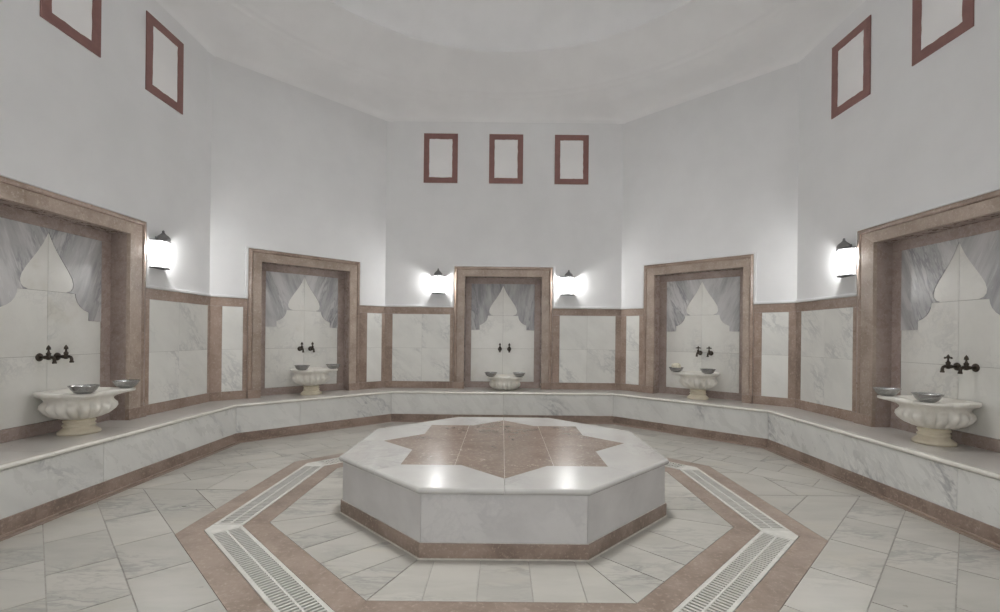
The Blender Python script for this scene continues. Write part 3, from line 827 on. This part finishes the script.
# ================================================================== WALL LAMPS
def make_sconce(label, w, x):
    r = thing('wall_sconce', label, 'wall lamp', wpt(w, x, 0, 2.277), WALLS[w][2], 'half-round wall lamps with glowing glass')
    zt = .315
    def half(R, y1=0., n=20): return [(R * math.cos(math.pi + math.pi * i / n), R * math.sin(math.pi + math.pi * i / n)) for i in range(n + 1)]
    mb = MB(); mb.prism(half(.132), -.012, .0); mb.build('bottom_plate', M['plate'], r, bevel=.002)
    mb = MB(); mb.prism(half(.142), zt - .004, zt + .009); mb.build('top_plate', M['plate'], r, bevel=.002)
    mb = MB(); mb.lathe([(.071, zt + .009), (.076, zt + .022), (.072, zt + .045), (.056, zt + .066), (.036, zt + .082), (.020, zt + .098), (.013, zt + .112), (.014, zt + .118), (.012, zt + .13), (.0005, zt + .137)], 28, Matrix.Translation((0, -.078, 0)), seed=.2, cap0=True)
    d = mb.build('onion_cap', M['iron'], r)
    mb = MB(); mb.box(-.03, .03, -.012, 0., .03, zt + .06); mb.build('back_plate', M['iron'], r, bevel=.003)
    mb = MB(); mb.lathe([(.016, zt - .045), (.019, zt - .04), (.019, zt - .012), (.026, zt)], 20, Matrix.Translation((0, -.062, 0)), seed=.2, cap0=True); mb.build('socket', M['iron'], r)
    mb = MB(); mb.lathe([(.094, .0), (.094, zt)], 24, None, math.pi, 2 * math.pi, seed=.2); mb.build('glass_shade', M['glass'], r)
    mb = MB(); mb.lathe([(.0005, zt - .15), (.018, zt - .145), (.029, zt - .125), (.032, zt - .105), (.027, zt - .08), (.016, zt - .055), (.015, zt - .045)], 20, Matrix.Translation((0, -.062, 0)), seed=.2); mb.build('bulb', M['bulb'], r)
make_sconce('glowing half-round wall lamp left of the central niche on the back wall', 'back', -1.20)
make_sconce('glowing half-round wall lamp right of the central niche on the back wall', 'back', 1.20)
make_sconce('glowing half-round wall lamp beside the niche on the left side wall', 'left', 1.165)
make_sconce('glowing half-round wall lamp beside the niche on the right side wall', 'right', -1.175)

make_sconce('added unseen half-round wall lamp on the left side wall, near the entrance', 'left', -1.165)  # four out-of-view lamps, added by symmetry to brighten the room
make_sconce('added unseen half-round wall lamp on the right side wall, near the entrance', 'right', 1.165)
make_sconce('added unseen half-round wall lamp left of the entrance door', 'front', 1.9)
make_sconce('added unseen half-round wall lamp right of the entrance door', 'front', -1.9)

# ================================================================== LIGHT, CAMERA, OUTPUT LOOK
wd = bpy.data.worlds.new('World'); bpy.context.scene.world = wd; wd.use_nodes = True
wd.node_tree.nodes['Background'].inputs[0].default_value = (1, 1, 1, 1); wd.node_tree.nodes['Background'].inputs[1].default_value = DOORLIGHT

cam = bpy.data.cameras.new('camera'); co = bpy.data.objects.new('camera', cam); C.objects.link(co)
cam.sensor_fit = 'HORIZONTAL'; cam.sensor_width = 36; cam.lens = 467.663 / 1000 * 36
cam.shift_x = -.002755; cam.shift_y = .02992; cam.clip_start = .05; cam.clip_end = 100
co.matrix_world = Matrix.Translation((-.0123, -4.4813, 1.5)) @ Matrix.Rotation(-.0012, 4, 'Z') @ Matrix.Rotation(math.pi / 2, 4, 'X') @ Matrix.Rotation(.0107, 4, 'Z')
sc = bpy.context.scene; sc.camera = co
vs = sc.view_settings; vs.view_transform = 'Standard'; vs.look = 'None'; vs.exposure = EXPOSURE; vs.gamma = 1.; vs.use_curve_mapping = False
sc.cycles.use_denoising = True
sc.cycles.max_bounces = 10; sc.cycles.diffuse_bounces = 8; sc.cycles.glossy_bounces = 4; sc.cycles.transparent_max_bounces = 12
sc.cycles.sample_clamp_indirect = 6.
